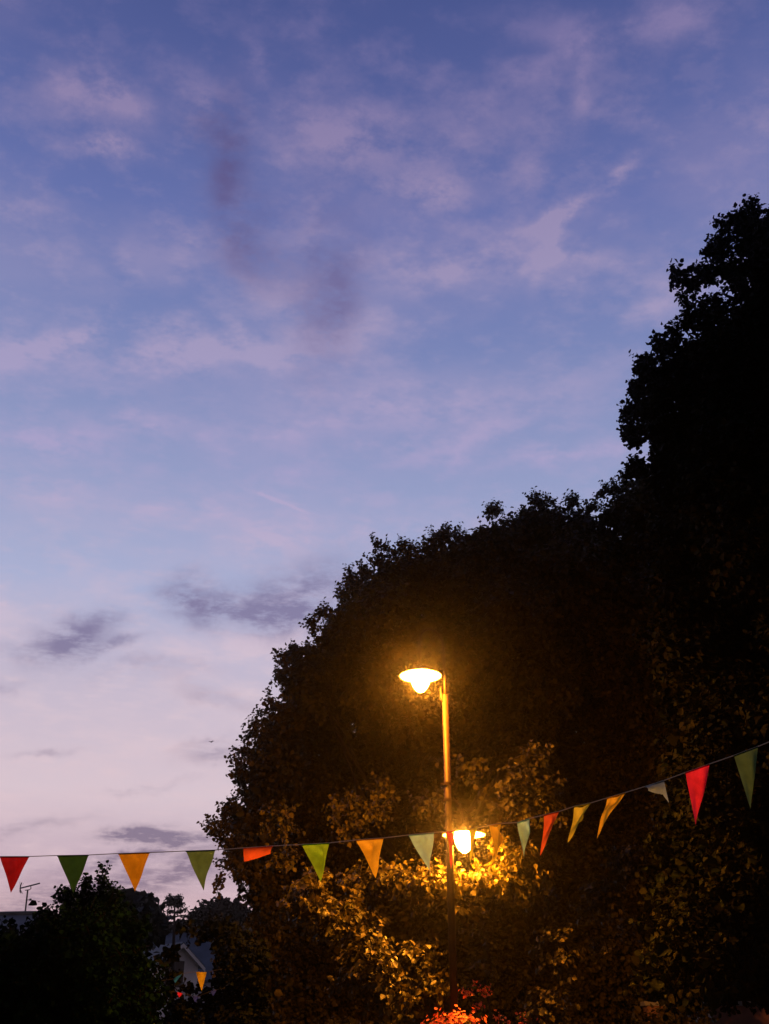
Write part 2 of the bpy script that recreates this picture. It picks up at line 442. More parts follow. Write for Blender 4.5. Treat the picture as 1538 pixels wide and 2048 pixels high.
# ================================================================ street lamp
M_pole = mat('painted_pole', (.024, .010, .003), .6, 0.0, .25, nscale=14, namt=.45, bump=.3, bscale=60)
M_shade = mat('lamp_shade_enamel', (.05, .045, .04), .6, 0, .2, nscale=10)
M_refl = mat('reflector_white', (.85, .83, .78), .35, 0, .5, nscale=20, namt=.03)
SODIUM = (1.0, .32, .02)
M_globe = emit_mat('sodium_globe', SODIUM, 2100.0)
PB = at(905, 1900, 11.5); PX = PB.x; PY = 11.5
zt = at(890, 1390, PY).z
lamp = thing('street_lamp', (PX, PY, .1), 'tall street lamp with two glowing heads, one high on the left, one lower', 'street lamp')
m = MB(); m.tube([(PX, PY, .1), (PX, PY, 1.2)], [.085, .085], 24); m.tube([(PX, PY, 1.2), (PX, PY, 1.28)], [.085, .043], 24)
m.tube([(PX, PY, 1.28), (PX, PY, zt)], [.043, .036], 24); m.build('pole', M_pole, lamp, True)
m = MB(); m.tube([(PX, PY, .1), (PX, PY, .13)], .15, 24); m.build('base_flange', M_pole, lamp)
for py in (1568, 1600, 1632):
    z = at(897, py, PY).z
    m = MB(); m.tube([(PX, PY, z - .016), (PX, PY, z + .016)], .046, 24)
    for s in (-1, 1):
        m.box((PX + s * .058, PY, z), (.034, .022, .026)); m.tube([(PX + s * .064, PY - .02, z), (PX + s * .064, PY + .02, z)], .006, 8)
    m.build('collar', M_pole, lamp)
def head(c, top):
    """disc shade, white reflector underneath and a pointed glowing globe; c = centre of the rim plane"""
    c = Vector(c)
    h = bpy.data.objects.new('lamp_head', None)
    m = MB(); m.lathe([(.245, 0), (.235, .012), (.19, .040), (.12, .062), (.06, .070), (.030, .078), (.024, .11), (.012, .125), (.001, .127)], c, 40)
    hd = m.build('lamp_head', M_shade, lamp, True)
    m = MB(); m.lathe([(.243, -.001), (.20, .014), (.13, .022), (.095, .024), (.001, .024)], c, 40); r = m.build('reflector', M_refl, hd, True)
    m = MB(); m.lathe([(.098, .018), (.108, -.02), (.107, -.055), (.097, -.095), (.078, -.135), (.052, -.170), (.026, -.190), (.008, -.197), (.0005, -.198)], c, 32)
    g = m.build('globe', M_globe, hd, True)
    return hd
H1 = at(841, 1352, 11.25)
H2 = at(928, 1670, 11.85)
head(H1, None); head(H2, None)
# upper swan neck: from the pole top up and over to the first head
zt2 = at(850, 1262, 11.3).z
top = Vector((PX, PY, zt - .35)); pts = []
e1 = Vector((H1.x, H1.y, H1.z + .125))
side = Vector((PX - .03, PY - .01, 0))
P0 = Vector((PX, PY, zt)); P1 = Vector((PX, PY, zt2 - .15))
ctrl = [P0, P0.lerp(P1, .5), P1]
mid = Vector(((PX + H1.x) / 2, (PY + H1.y) / 2, 0)); rx = (Vector((PX, PY, 0)) - Vector((H1.x, H1.y, 0))) / 2
for i in range(1, 13):
    a = math.pi * i / 12
    q = mid + rx * math.cos(a); q.z = P1.z + math.sin(a) * rx.length
    ctrl.append(q)
ctrl.append(e1)
m = MB(); m.tube(ctrl, .013, 12); m.build('swan_neck', M_pole, lamp, True)
m = MB(); a = P0 + Vector((-.050, -.012, .10)); b = P0 + Vector((-.048, -.012, -.04))
m.tube([a, b, P0 + Vector((-.02, -.01, -.10))], [.010, .014, .010], 10); m.build('bracket', M_pole, lamp, True)
# lower arm: leaves the pole behind the collars and hooks over to the second head
zc2 = at(897, 1600, PY).z
m = MB(); e2 = Vector((H2.x, H2.y, H2.z + .125)); pts = [Vector((PX, PY + .05, zc2 - .06)), Vector((PX + .02, PY + .12, zc2 + .02)), Vector((PX + .08, PY + .24, zc2 + .05)), Vector((PX + .15, PY + .33, zc2 + .02)), e2]
m.tube(pts, .016, 10); m.build('lower_arm', M_pole, lamp, True)

# ================================================================ bunting
def invY(x): return 1.0 / (.130 + .062 * max(-.2, x / 1500.0))
TOP = [(-60, 1716), (0, 1714), (58, 1714), (115, 1712), (177, 1711), (237, 1708), (299, 1706), (372, 1703), (430, 1701), (487, 1697), (545, 1693), (604, 1690), (658, 1687), (712, 1681), (767, 1677), (817, 1671), (868, 1666), (893, 1664), (909, 1662), (937, 1659), (954, 1657), (979, 1652), (1002, 1648), (1034, 1646), (1059, 1638), (1088, 1631), (1118, 1624), (1148, 1614), (1181, 1607), (1214, 1597), (1251, 1586), (1290, 1574), (1328, 1562), (1371, 1546), (1419, 1529), (1468, 1512), (1516, 1494), (1560, 1476), (1640, 1440)]
cord_pts = [at(x, y - 1, invY(x)) for x, y in TOP]
bun = thing('bunting', cord_pts[0], 'long string of red, green, gold and mint triangular flags in front of the lamp', 'bunting')
m = MB(); m.tube(cord_pts, .003, 6); m.build('cord', mat('cotton_cord', (.75, .66, .48), .9), bun)
M_red = cloth_mat('red_cloth', (.26, .009, .020)); M_dg = cloth_mat('dark_green_cloth', (.020, .075, .022))
M_gold = cloth_mat('gold_cloth', (.50, .30, .010)); M_lg = cloth_mat('light_green_cloth', (.10, .22, .09))
M_mint = cloth_mat('mint_cloth', (.45, .88, .66)); M_or = cloth_mat('orange_red_cloth', (.90, .17, .04))
M_pink = cloth_mat('pink_red_cloth', (.85, .04, .09)); M_teal = cloth_mat('grey_teal_cloth', (.28, .42, .46)); M_ol = cloth_mat('olive_yellow_cloth', (.70, .66, .06))
M_gold_lit = cloth_mat('lamplit_gold_cloth', (.95, .62, .04)); M_green_lit = cloth_mat('lamplit_green_cloth', (.32, .66, .03))  # gold and green lightened in the cloth to stand in for lamplight
def flag(tl, tr, tip, m_, label, lower=None):
    Yl = invY(tl[0]); A = at(tl[0], tl[1], Yl)
    w = (at(tr[0], tr[1], Yl) - A).length
    Yr = Yl + invY(tr[0]) - invY(tl[0])
    B = at(tr[0], tr[1], Yr)
    want = .205
    twist = math.sqrt(max(0, want ** 2 - w ** 2)) if w < want else 0
    T = at(tip[0], tip[1], (Yl + Yr) / 2 + .3 * twist * random.choice((-1, 1)))
    n = 14; mb = MB(); idx = {}
    nv = (B - A).cross(T - A).normalized()
    ph = random.uniform(0, 6)
    amp = .018 + .35 * twist * .3
    for i in range(n + 1):
        for j in range(n + 1 - i):
            s = i / n; q = j / n
            if lower:   # flipped over the cord and folded: a short crumpled quad
                D_ = at(lower[0][0], lower[0][1], Yl - .02); E_ = at(lower[1][0], lower[1][1], Yr - .03)
                pass
            p = A * (1 - s - q) + B * q + T * s
            bulge = math.sin(q * 7 + ph) * amp * (.3 + s) + math.sin(s * 5 + q * 4 + ph) * amp * .8 + (abs(math.sin(q * 5.5 + s * 3 + ph)) - .5) * amp * .9 + (4 * q * (1 - s - q)) * twist * .35
            p = p + nv * bulge * min(1, s * 5 + .15) * (.25 + 2.4 * max(0, min(q, 1 - s - q)))
            idx[i, j] = len(mb.v); mb.v.append(tuple(p))
    for i in range(n):
        for j in range(n - i):
            mb.f.append((idx[i, j], idx[i + 1, j], idx[i, j + 1]))
            if j < n - i - 1: mb.f.append((idx[i + 1, j], idx[i + 1, j + 1], idx[i, j + 1]))
    # stitched hem round the cord
    mb.tube([A.lerp(B, t) + nv * .0 for t in (0, .25, .5, .75, 1)], .0042, 6)
    o = mb.build('flag', m_, bun, True); o['label'] = label
    return o
def flipped(tl, tr, pts, m_, label):
    """flag blown over the cord and folded on itself"""
    Yl = invY(tl[0]); Yr = invY(tr[0]); A = at(*tl, Yl); B = at(*tr, Yr)
    Cc = at(*pts[0], Yr - .03); Dd = at(*pts[1], Yl - .05); mb = MB(); n = 8; k = 6; idx = {}
    for i in range(k + 1):
        for j in range(n + 1):
            s = i / k; q = j / n
            p = (A * (1 - q) + B * q) * (1 - s) + (Dd * (1 - q) + Cc * q) * s
            p += Vector((0, -1, 0)) * (math.sin(s * 3.1) * .02 + math.sin(q * 6 + s * 2) * .006)
            idx[i, j] = len(mb.v); mb.v.append(tuple(p))
    for i in range(k):
        for j in range(n): mb.f.append((idx[i, j], idx[i + 1, j], idx[i + 1, j + 1], idx[i, j + 1]))
    if len(pts) > 2:
        T = at(*pts[2], Yr - .01); a = Cc; b = A.lerp(B, .72)
        mb.add([a, B, T, (a + B) / 2 + Vector((0, -.02, 0))], [(0, 3, 2), (3, 1, 2)])
    mb.tube([A, A.lerp(B, .5), B], .0042, 6)
    o = mb.build('flag', m_, bun, True); o['label'] = label
flag((0, 1714), (58, 1714), (23, 1786), M_red, 'dark red flag')
flag((115, 1712), (177, 1711), (147, 1786), M_dg, 'dark green flag')
flag((237, 1708), (299, 1706), (271, 1783), M_gold, 'gold flag against the sky')
flag((372, 1703), (430, 1701), (405, 1781), M_lg, 'light green flag against the sky')
flipped((487, 1697), (545, 1693), ((541, 1708), (489, 1724)), M_or, 'orange red flag folded over the cord')
flag((604, 1690), (658, 1687), (643, 1765), M_green_lit, 'bright green flag')
flag((712, 1681), (767, 1677), (752, 1757), M_gold_lit, 'gold flag left of the pale mint flag')
flag((817, 1671), (868, 1666), (858, 1744), M_mint, 'pale mint flag')
flag((893, 1664), (910, 1662), (902, 1738), M_pink, 'narrow pink red flag in front of the lamp pole')
flag((937, 1659), (954, 1657), (941, 1725), M_ol, 'narrow yellow green flag beside the low lamp')
flag((979, 1652), (1002, 1648), (993, 1724), M_gold_lit, 'narrow gold flag')
flag((1034, 1646), (1059, 1638), (1048, 1714), M_mint, 'narrow grey mint flag')
flag((1088, 1631), (1118, 1624), (1081, 1712), M_or, 'orange red flag blown to the left')
flag((1148, 1614), (1181, 1607), (1136, 1687), M_ol, 'yellow green flag blown to the left')
flag((1214, 1597), (1251, 1586), (1191, 1673), M_gold_lit, 'gold flag blown to the left')
flipped((1290, 1574), (1328, 1562), ((1326, 1590), (1296, 1582), (1338, 1606)), M_teal, 'small grey teal flag folded up')
flag((1371, 1546), (1419, 1529), (1391, 1650), M_pink, 'large pink red flag')
flag((1468, 1512), (1516, 1494), (1501, 1618), cloth_mat('muted_green_cloth', (.065, .14, .065)), 'large green flag at the right end')

# ================================================================ trees
M_bark = mat('bark', (.030, .022, .015), .95, nscale=12, bump=.6, bscale=30)
M_dbark = mat('dark_bark', (.007, .006, .004), .95, spec=.0, nscale=12)
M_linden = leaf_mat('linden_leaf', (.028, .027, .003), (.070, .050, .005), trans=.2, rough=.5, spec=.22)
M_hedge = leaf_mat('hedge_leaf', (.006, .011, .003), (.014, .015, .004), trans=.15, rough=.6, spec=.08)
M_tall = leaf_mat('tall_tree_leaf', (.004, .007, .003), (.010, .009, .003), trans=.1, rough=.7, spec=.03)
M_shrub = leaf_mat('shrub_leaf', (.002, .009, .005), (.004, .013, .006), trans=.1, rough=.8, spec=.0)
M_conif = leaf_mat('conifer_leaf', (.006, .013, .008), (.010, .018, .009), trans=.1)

linden_poly = [(452, 1655), (478, 1590), (486, 1530), (512, 1460), (548, 1400), (572, 1325), (618, 1280), (655, 1225), (708, 1165), (762, 1110), (815, 1098),
  (880, 1078), (940, 1050), (1000, 1025), (1070, 1000), (1130, 1008), (1185, 1012), (1240, 970), (1330, 930), (1420, 1000), (1420, 2150), (420, 2150), (440, 1900), (500, 1830), (478, 1770), (455, 1720)]
lb = fill(linden_poly, 260, 42, 100, 20.2, 3.0, 190, (26, 48), recess=lambda y: 4.6 * min(1, max(0, (y - 1220) / 400)), backing=56)
# sprays reaching past the outline and lit boughs hanging near the lamp
def sp(lst): return [(tuple(at(x, y, Y)), r) for x, y, Y, r in lst]
spray = sp([(425, 1650, 18.80, .16), (445, 1668, 18.80, .2), (470, 1690, 18.80, .25), (440, 1765, 18.60, .14), (462, 1720, 18.60, .2), (702, 1145, 19.30, .12), (708, 1170, 19.30, .2), (760, 1090, 19.30, .16), (785, 1105, 19.30, .2),
            (645, 1222, 19.20, .16), (478, 1520, 18.80, .14), (512, 1450, 18.80, .14), (562, 1315, 19.00, .14), (985, 1025, 19.80, .16), (1070, 1000, 19.80, .2), (1225, 975, 19.80, .22), (1205, 985, 19.80, .15), (1250, 970, 19.80, .25), (870, 1078, 19.80, .15), (910, 1065, 19.80, .12), (535, 1400, 19.00, .12)])
near = sp([(1010, 1715, 12.18, 0.224), (1040, 1705, 12.28, 0.246), (1065, 1735, 12.38, 0.224), (960, 1750, 11.98, 0.157), (985, 1760, 12.08, 0.202), (1030, 1765, 12.28, 0.224), (935, 1775, 11.98, 0.157), (900, 1740, 12.18, 0.134), (880, 1760, 12.08, 0.179),
  (850, 1765, 12.08, 0.202), (815, 1755, 12.28, 0.224), (780, 1760, 12.48, 0.224), (820, 1790, 12.38, 0.157), (720, 1765, 12.68, 0.224), (1075, 1790, 12.68, 0.202), (925, 1820, 12.08, 0.134), (985, 1800, 12.28, 0.157),
  (630, 1770, 12.08, 0.202), (610, 1800, 11.98, 0.246), (640, 1825, 11.88, 0.246), (660, 1850, 11.88, 0.179), (700, 1835, 12.08, 0.179), (740, 1845, 12.18, 0.179), (690, 1800, 12.18, 0.157),
  (745, 1890, 11.68, 0.179), (715, 1915, 11.58, 0.202), (745, 1935, 11.48, 0.224), (770, 1965, 11.48, 0.246), (790, 1990, 11.48, 0.202), (700, 1945, 11.68, 0.134), (825, 1925, 11.88, 0.224), (850, 1910, 11.98, 0.179), (860, 1985, 11.78, 0.202), (880, 1995, 11.78, 0.179), (685, 1965, 11.68, 0.112), (830, 2015, 11.68, 0.157),
  (1120, 1895, 12.28, 0.224), (1130, 1925, 12.28, 0.179), (1090, 1900, 12.38, 0.157), (960, 1860, 12.28, 0.112), (1080, 2025, 12.28, 0.224), (1110, 2015, 12.28, 0.179), (975, 1935, 12.28, 0.112), (1200, 1900, 12.68, 0.112), (1210, 1790, 13.08, 0.224), (1260, 1740, 13.28, 0.246), (1180, 1810, 13.08, 0.179), (1240, 1720, 13.28, 0.202)])
mid = sp([(1050, 1530, 12.45, 0.240), (1030, 1560, 12.35, 0.256), (1080, 1570, 12.45, 0.240), (1015, 1600, 12.25, 0.208), (1060, 1610, 12.35, 0.240), (990, 1625, 12.15, 0.176), (1100, 1620, 12.45, 0.208), (1075, 1500, 12.65, 0.160), (950, 1530, 14.15, 0.144), (925, 1520, 14.15, 0.126), (870, 1520, 14.90, 0.108),
  (560, 1640, 15.10, 0.288), (680, 1615, 14.90, 0.270), (740, 1610, 14.90, 0.270), (840, 1610, 14.80, 0.180), (700, 1650, 14.80, 0.234), (770, 1580, 15.10, 0.216), (870, 1600, 14.60, 0.144), (950, 1560, 14.15, 0.126), (560, 1720, 14.90, 0.225)])
def rim_sprays(poly, n, Y, cx, cy, x1, y1):
    out = []
    pts = [p for p in poly if p[0] <= x1 and p[1] <= y1]
    for _ in range(n):
        i = random.randrange(len(pts) - 1); t = random.random(); x = pts[i][0] * (1 - t) + pts[i + 1][0] * t; y = pts[i][1] * (1 - t) + pts[i + 1][1] * t
        dx, dy = x - cx, y - cy; l = math.hypot(dx, dy); k = random.uniform(-6, 12)
        out.append((tuple(at(x + dx / l * k, y + dy / l * k, Y + random.uniform(-1, 1))), random.uniform(.06, .15)))
    return out
rims = rim_sprays(linden_poly, 46, 20.2, 950, 1700, 1260, 1660)
trunk_base = at(900, 2048, 17); trunk_base.z = 0
linden = make_tree('linden_tree', 'broad domed leafy tree behind the street lamp, its lower leaves lit orange', 'tree', (1.0, 24.2, 0), lb, M_linden, M_bark,
    per=15, length=.46, nleaf=10, size=.096, trunk_r=.32, fork=(1.1, 24.2, 3.8), inner=8.0, nlimbs=22,
    extra=[(rims, dict(per_m2=60, length=.42, nleaf=11, size=.085, up=.7, jitter=.7)), (spray, dict(per_m2=34, length=.40, nleaf=11, size=.078, up=.5)), (near, dict(per_m2=42, length=.28, nleaf=9, size=.072, up=-.1, droop=.7)), (mid, dict(per_m2=24, length=.34, nleaf=9, size=.075, up=0, droop=.6))])

tall_poly = [(1500, 425), (1470, 455), (1440, 500), (1425, 560), (1385, 590), (1375, 650), (1330, 690), (1295, 720), (1280, 780), (1265, 840), (1275, 900), (1268, 950), (1300, 1000), (1290, 1300), (1330, 1500), (1300, 1700), (1290, 2008), (1700, 2008), (1900, 1400), (1900, 700), (1700, 420), (1600, 380)]
tb = fill(tall_poly, 200, 50, 110, 12.6, 2.6, 90, (24, 44), backing=62)
tspray = sp([(1350, 545, 12.4, .1), (1362, 562, 12.4, .12), (1385, 575, 12.4, .12), (1390, 533, 12.4, .08), (1410, 545, 12.4, .12), (1500, 405, 12.4, .1), (1505, 430, 12.4, .15), (1448, 450, 12.4, .12), (1480, 450, 12.4, .14), (1428, 495, 12.4, .12), (1288, 720, 12.4, .14), (1268, 790, 12.4, .1), (1262, 870, 12.4, .1), (1270, 940, 12.4, .12), (1370, 600, 12.4, .1)])
trims = rim_sprays(tall_poly[:12], 26, 12.5, 1600, 900, 1510, 960)
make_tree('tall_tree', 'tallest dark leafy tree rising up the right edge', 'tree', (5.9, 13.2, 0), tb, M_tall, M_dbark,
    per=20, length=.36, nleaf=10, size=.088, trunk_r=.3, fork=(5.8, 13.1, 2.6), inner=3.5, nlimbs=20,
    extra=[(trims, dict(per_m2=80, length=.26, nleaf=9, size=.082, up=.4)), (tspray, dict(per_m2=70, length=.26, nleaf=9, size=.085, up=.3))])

# ---- dark garden tree low on the left
sh_poly = [(-200, 1850), (-60, 1848), (40, 1850), (80, 1812), (130, 1805), (165, 1795), (240, 1808), (290, 1830), (300, 1900), (325, 1990), (330, 2150), (-200, 2150)]
sb = fill(sh_poly, 110, 26, 60, 11.5, 1.2, 60, (14, 26), backing=34)
sspray = sp([(205, 1740, 11.5, .05), (203, 1765, 11.5, .07), (208, 1785, 11.5, .09), (215, 1800, 11.5, .12), (170, 1765, 11.5, .06), (176, 1785, 11.5, .09), (160, 1795, 11.5, .12), (228, 1790, 11.5, .08), (124, 1785, 11.5, .05), (130, 1800, 11.5, .09), (145,1790,11.5,.08), (190,1800,11.5,.12)])
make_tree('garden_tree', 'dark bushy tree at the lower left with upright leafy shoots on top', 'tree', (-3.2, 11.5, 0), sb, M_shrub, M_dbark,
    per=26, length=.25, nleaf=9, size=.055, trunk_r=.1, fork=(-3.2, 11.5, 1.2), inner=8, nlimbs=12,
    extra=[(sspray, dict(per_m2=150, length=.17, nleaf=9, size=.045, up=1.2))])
# ---- olive shrub in front of the house
ol_poly = [(400, 1850), (440, 1835), (480, 1850), (530, 1900), (540, 2150), (330, 2150), (320, 2040), (355, 2010), (425, 2005), (445, 1960), (428, 1900)]
ob = fill(ol_poly, 60, 18, 44, 14.0, .8, 50, (10, 22))
oth = sp([(335, 1985, 14, .07), (352, 2012, 14, .08), (375, 2020, 14, .1), (330, 1925, 14, .05), (400, 2012, 14, .07), (425, 2012, 14, .08), (343, 1905, 14, .04), (440, 1960, 14, .08), (372,1975,14,.035), (345,1955,14,.035), (412,1990,14,.04)])
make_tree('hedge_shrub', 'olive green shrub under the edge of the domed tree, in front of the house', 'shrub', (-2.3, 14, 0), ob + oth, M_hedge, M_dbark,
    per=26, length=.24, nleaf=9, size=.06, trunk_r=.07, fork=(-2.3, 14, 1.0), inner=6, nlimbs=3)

# ---- far trees
def far_tree(name, label, poly, Y, n, rlo, rhi, er, size, per, length, m_, thick=1.2, tr=.25, **kw):
    b = fill(poly, n, rlo, rhi, Y, thick, 40, er)
    cx = sum(p[0] for p in poly) / len(poly); base = at(cx, 1980, Y); base.z = 0
    fk = Vector(base); fk.z = 3.0
    return make_tree(name, label, 'tree', tuple(base), b, m_, M_bark, per=per, length=length, nleaf=8, size=size, trunk_r=tr, inner=per * .8, fork=tuple(fk), nlimbs=10, **kw)
far_tree('conifer_tree', 'blurred dark conifer between the garden tree and the thin pine', [(225, 1800), (260, 1794), (290, 1796), (305, 1812), (316, 1826), (322, 1842), (312, 1868), (290, 1880), (200, 1900), (200, 1820)], 34, 60, 10, 22, (5, 10), .20, 4.5, .7, M_conif, thick=1.5, up=.1)
far_tree('round_tree', 'dark rounded tree beyond the house roof', [(362, 1868), (385, 1838), (405, 1815), (430, 1806), (470, 1812), (520, 1840), (520, 1900), (380, 1895)], 66, 50, 9, 18, (5, 9), .32, 1.7, 1.1, M_shrub, thick=2.5)
far_tree('low_tree', 'low ragged tree line just above the slate roof ridge', [(335, 1872), (350, 1858), (372, 1852), (392, 1862), (400, 1880), (330, 1885)], 68, 18, 5, 9, (3, 6), .26, .9, 1.0, M_shrub, thick=1.0)

far_tree('hedge_tree', 'dark low tree behind the brick garden wall at the lower right', [(1150, 1900), (1300, 1880), (1450, 1890), (1650, 1880), (1650, 2050), (1150, 2050)], 27, 60, 20, 40, (10, 18), .12, 6, .5, M_shrub, thick=1.0)
# ---- thin pine
pb = at(349, 2000, 50); pb.z = 0
pine = thing('pine_tree', tuple(pb), 'thin straggly pine with bare trunk and tufted top against the pink sky', 'tree')
ptop = at(350, 1793, 50); m = MB(); m.tube([pb, pb.lerp(ptop, .5) + Vector((.06, 0, 0)), ptop], [.2, .12, .03], 8); m.build('trunk', M_bark, pine, True)
bl = []; mbr = MB()
for (x0, y0, x1, y1) in [(349, 1802, 340, 1797), (349, 1802, 360, 1796), (349, 1808, 338, 1806), (349, 1808, 361, 1806), (349, 1822, 336, 1824), (349, 1826, 362, 1822), (349, 1828, 372, 1818), (349, 1834, 378, 1832), (349, 1836, 338, 1833), (348, 1845, 337, 1848), (348, 1846, 364, 1846), (348, 1856, 336, 1858), (348, 1858, 362, 1862)]:
    a = at(x0, y0, 50); b = at(x1, y1, 50 + random.uniform(-.5, .5)); mbr.tube([a, (a + b) / 2 + Vector((0, 0, .05)), b], [.04, .03, .012], 5)
    for t in (.45, .7, .9, 1.0): bl.append((tuple(a.lerp(b, t)), random.uniform(.03, .07) if y0 > 1815 else random.uniform(.10, .17)))
mbr.build('branches', M_bark, pine)
V, F, TV, TF = shoots(bl, 40, .22, 7, .10, up=.2); np_mesh('needles', V, F, M_conif, pine)

# ================================================================ houses
M_slate = mat('slate_roof', (.10, .13, .15), .7, nscale=1.2, namt=.25, bump=.4, bscale=8)
M_render = mat('pale_render', (.85, .80, .82), .9, nscale=.9, namt=.15)
M_white = mat('white_paint', (.8, .78, .78), .6)
M_glass = mat('window_glass', (.02, .022, .03), .08, 0, .8)
def house(name, label, base, rz, w, d, wall_h, ridge_h, over=.35):
    """gable-ended house, ridge along local x"""
    t = thing(name, base, label, 'house'); Mx = Matrix.Translation(Vector(base)) @ Matrix.Rotation(rz, 4, 'Z')
    mb = MB(); hw, hd = w / 2, d / 2
    v = [(-hw, -hd, 0), (hw, -hd, 0), (hw, hd, 0), (-hw, hd, 0), (-hw, -hd, wall_h), (hw, -hd, wall_h), (hw, hd, wall_h), (-hw, hd, wall_h), (-hw, 0, ridge_h), (hw, 0, ridge_h)]
    mb.add([Mx @ Vector(p) for p in v], [(0, 1, 5, 4), (2, 3, 7, 6), (1, 2, 6, 9, 5), (3, 0, 4, 8, 7)]); mb.build('wall', M_render, t)
    mb = MB(); k = (ridge_h - wall_h) / hd
    for s in (-1, 1):
        a = [(-hw - over, s * (hd + over), wall_h - over * k + .03), (hw + over, s * (hd + over), wall_h - over * k + .03), (hw + over, 0, ridge_h + .03), (-hw - over, 0, ridge_h + .03)]
        b_ = [(x, y, z + .12) for x, y, z in a]
        mb.add([Mx @ Vector(p) for p in a + b_], [(0, 1, 2, 3), (4, 5, 6, 7), (0, 1, 5, 4), (1, 2, 6, 5), (3, 0, 4, 7)])
    rf = mb.build('roof', M_slate, t)
    mb = MB(); mb.tube([Mx @ Vector((-hw - over, 0, ridge_h + .18)), Mx @ Vector((hw + over, 0, ridge_h + .18))], .09, 8); mb.build('ridge_tiles', M_slate, rf)
    return t, Mx
# house with the white gable
rp = at(365, 1866, 60); 
hA, MA = house('slate_house', 'house with dark slate roof and a small pale gable, half hidden by shrubs', (rp.x + .4, 60, 0), R(-6), 7.0, 7.0, at(400, 1958, 56.5).z, rp.z - .1)
# pale gabled wing
gp = at(362, 1890, 53.5); gh = gp.z; ez = at(388, 1928, 53.5).z; wing_rz = R(38)
GM = Matrix.Translation(Vector((gp.x, gp.y, 0))) @ Matrix.Rotation(wing_rz, 4, 'Z')
gw = 1.05; dep = 5.0
mb = MB(); v = [(-gw, 0, 0), (gw, 0, 0), (gw, 0, ez), (0, 0, gh), (-gw, 0, ez), (-gw, dep, 0), (gw, dep, 0), (gw, dep, ez), (0, dep, gh), (-gw, dep, ez)]
mb.add([GM @ Vector(p) for p in v], [(0, 1, 2, 3, 4), (1, 6, 7, 2), (5, 0, 4, 9), (6, 5, 9, 8, 7)]); mb.build('gable_wing', M_render, hA)
mb = MB(); k = (gh - ez) / gw
for s in (-1, 1):
    a = [(0, -.25, gh + .02), (s * (gw + .25), -.25, ez - .25 * k + .02), (s * (gw + .25), dep, ez - .25 * k + .02), (0, dep, gh + .02)]
    b_ = [(x, y, z + .12) for x, y, z in a]
    mb.add([GM @ Vector(p) for p in a + b_], [(0, 1, 2, 3), (4, 5, 6, 7), (0, 1, 5, 4), (1, 2, 6, 5), (3, 0, 4, 7)])
wr = mb.build('wing_roof', M_slate, hA)
mb = MB()
for s in (-1, 1):
    a = [(0, -.28, gh - .12), (s * (gw + .25), -.28, ez - .25 * k - .12), (s * (gw + .25), -.28, ez - .25 * k + .06), (0, -.28, gh + .06)]
    b_ = [(x, -.253, z) for x, y, z in a]
    mb.add([GM @ Vector(p) for p in a + b_], [(0, 1, 2, 3), (4, 5, 6, 7), (0, 1, 5, 4), (2, 3, 7, 6)])
mb.build('barge_board', M_white, hA)
mb = MB(); mb.box((-.25, -.03, ez - .45), (1.1, .06, 1.3), GM); wf = mb.build('window', M_white, hA)
mb = MB(); mb.box((-.25, -.065, ez - .45), (.98, .02, 1.18), GM); mb.build('pane', M_glass, wf)
# low house at the left edge
rl = at(20, 1826, 45)
hB, MBm = house('low_house', 'dark slate roofed house at the left edge carrying the television antenna', (rl.x - 3.2, 45, 0), R(-8), 9.5, 8.0, rl.z - 2.4, rl.z - .25)

# ---- antenna on the left roof
M_metal = mat('antenna_metal', (.10, .10, .10), .5, .6)
ab = at(52, 1822, 45); ant = thing('tv_antenna', tuple(ab), 'rooftop television antenna with slanted boom above the left house', 'antenna')
def A_(x, y, Y=45): return at(x, y, Y)
mb = MB(); mb.tube([Vector((ab.x, ab.y, ab.z - .6)), A_(55.5, 1780)], .034, 8); mb.build('mast', M_metal, ant)
mb = MB(); mb.tube([A_(40.5, 1776.5), A_(80, 1766.5)], .032, 6)
mb.tube([A_(50, 1780.5), A_(59, 1779.5), A_(62, 1777), A_(61.5, 1771.5)], .02, 6); mb.build('boom', M_metal, ant)
b0 = A_(40.5, 1776.5); b1 = A_(80, 1766.5); dirb = (b1 - b0).normalized(); el = Vector((0, 1, 0))
for i in range(14):
    p = b0.lerp(b1, (i + .7) / 15); mb = MB(); h = .16 - .004 * i
    mb.tube([p - el * h + Vector((0, 0, -.02)), p + el * h + Vector((0, 0, .02))], .012, 5); mb.build('element', M_metal, ant)
mb = MB(); mb.tube([A_(43.6, 1765), A_(41, 1772), A_(40, 1777), A_(41, 1783), A_(42.3, 1786.5)], .025, 6)
for s in (-.25, .25): mb.tube([A_(43.6, 1765) + el * s, A_(40, 1777), A_(42.3, 1786.5) + el * s], .008, 5)
mb.build('reflector', M_metal, ant)
mb = MB(); mb.tube([A_(51.5, 1800), A_(61, 1799.5)], .016, 6); mb.tube([A_(61, 1797.5), A_(61, 1801)], .05, 8); mb.build('small_bracket', M_metal, ant)

M_dcord = mat('dark_cord', (.12, .11, .10), .9)
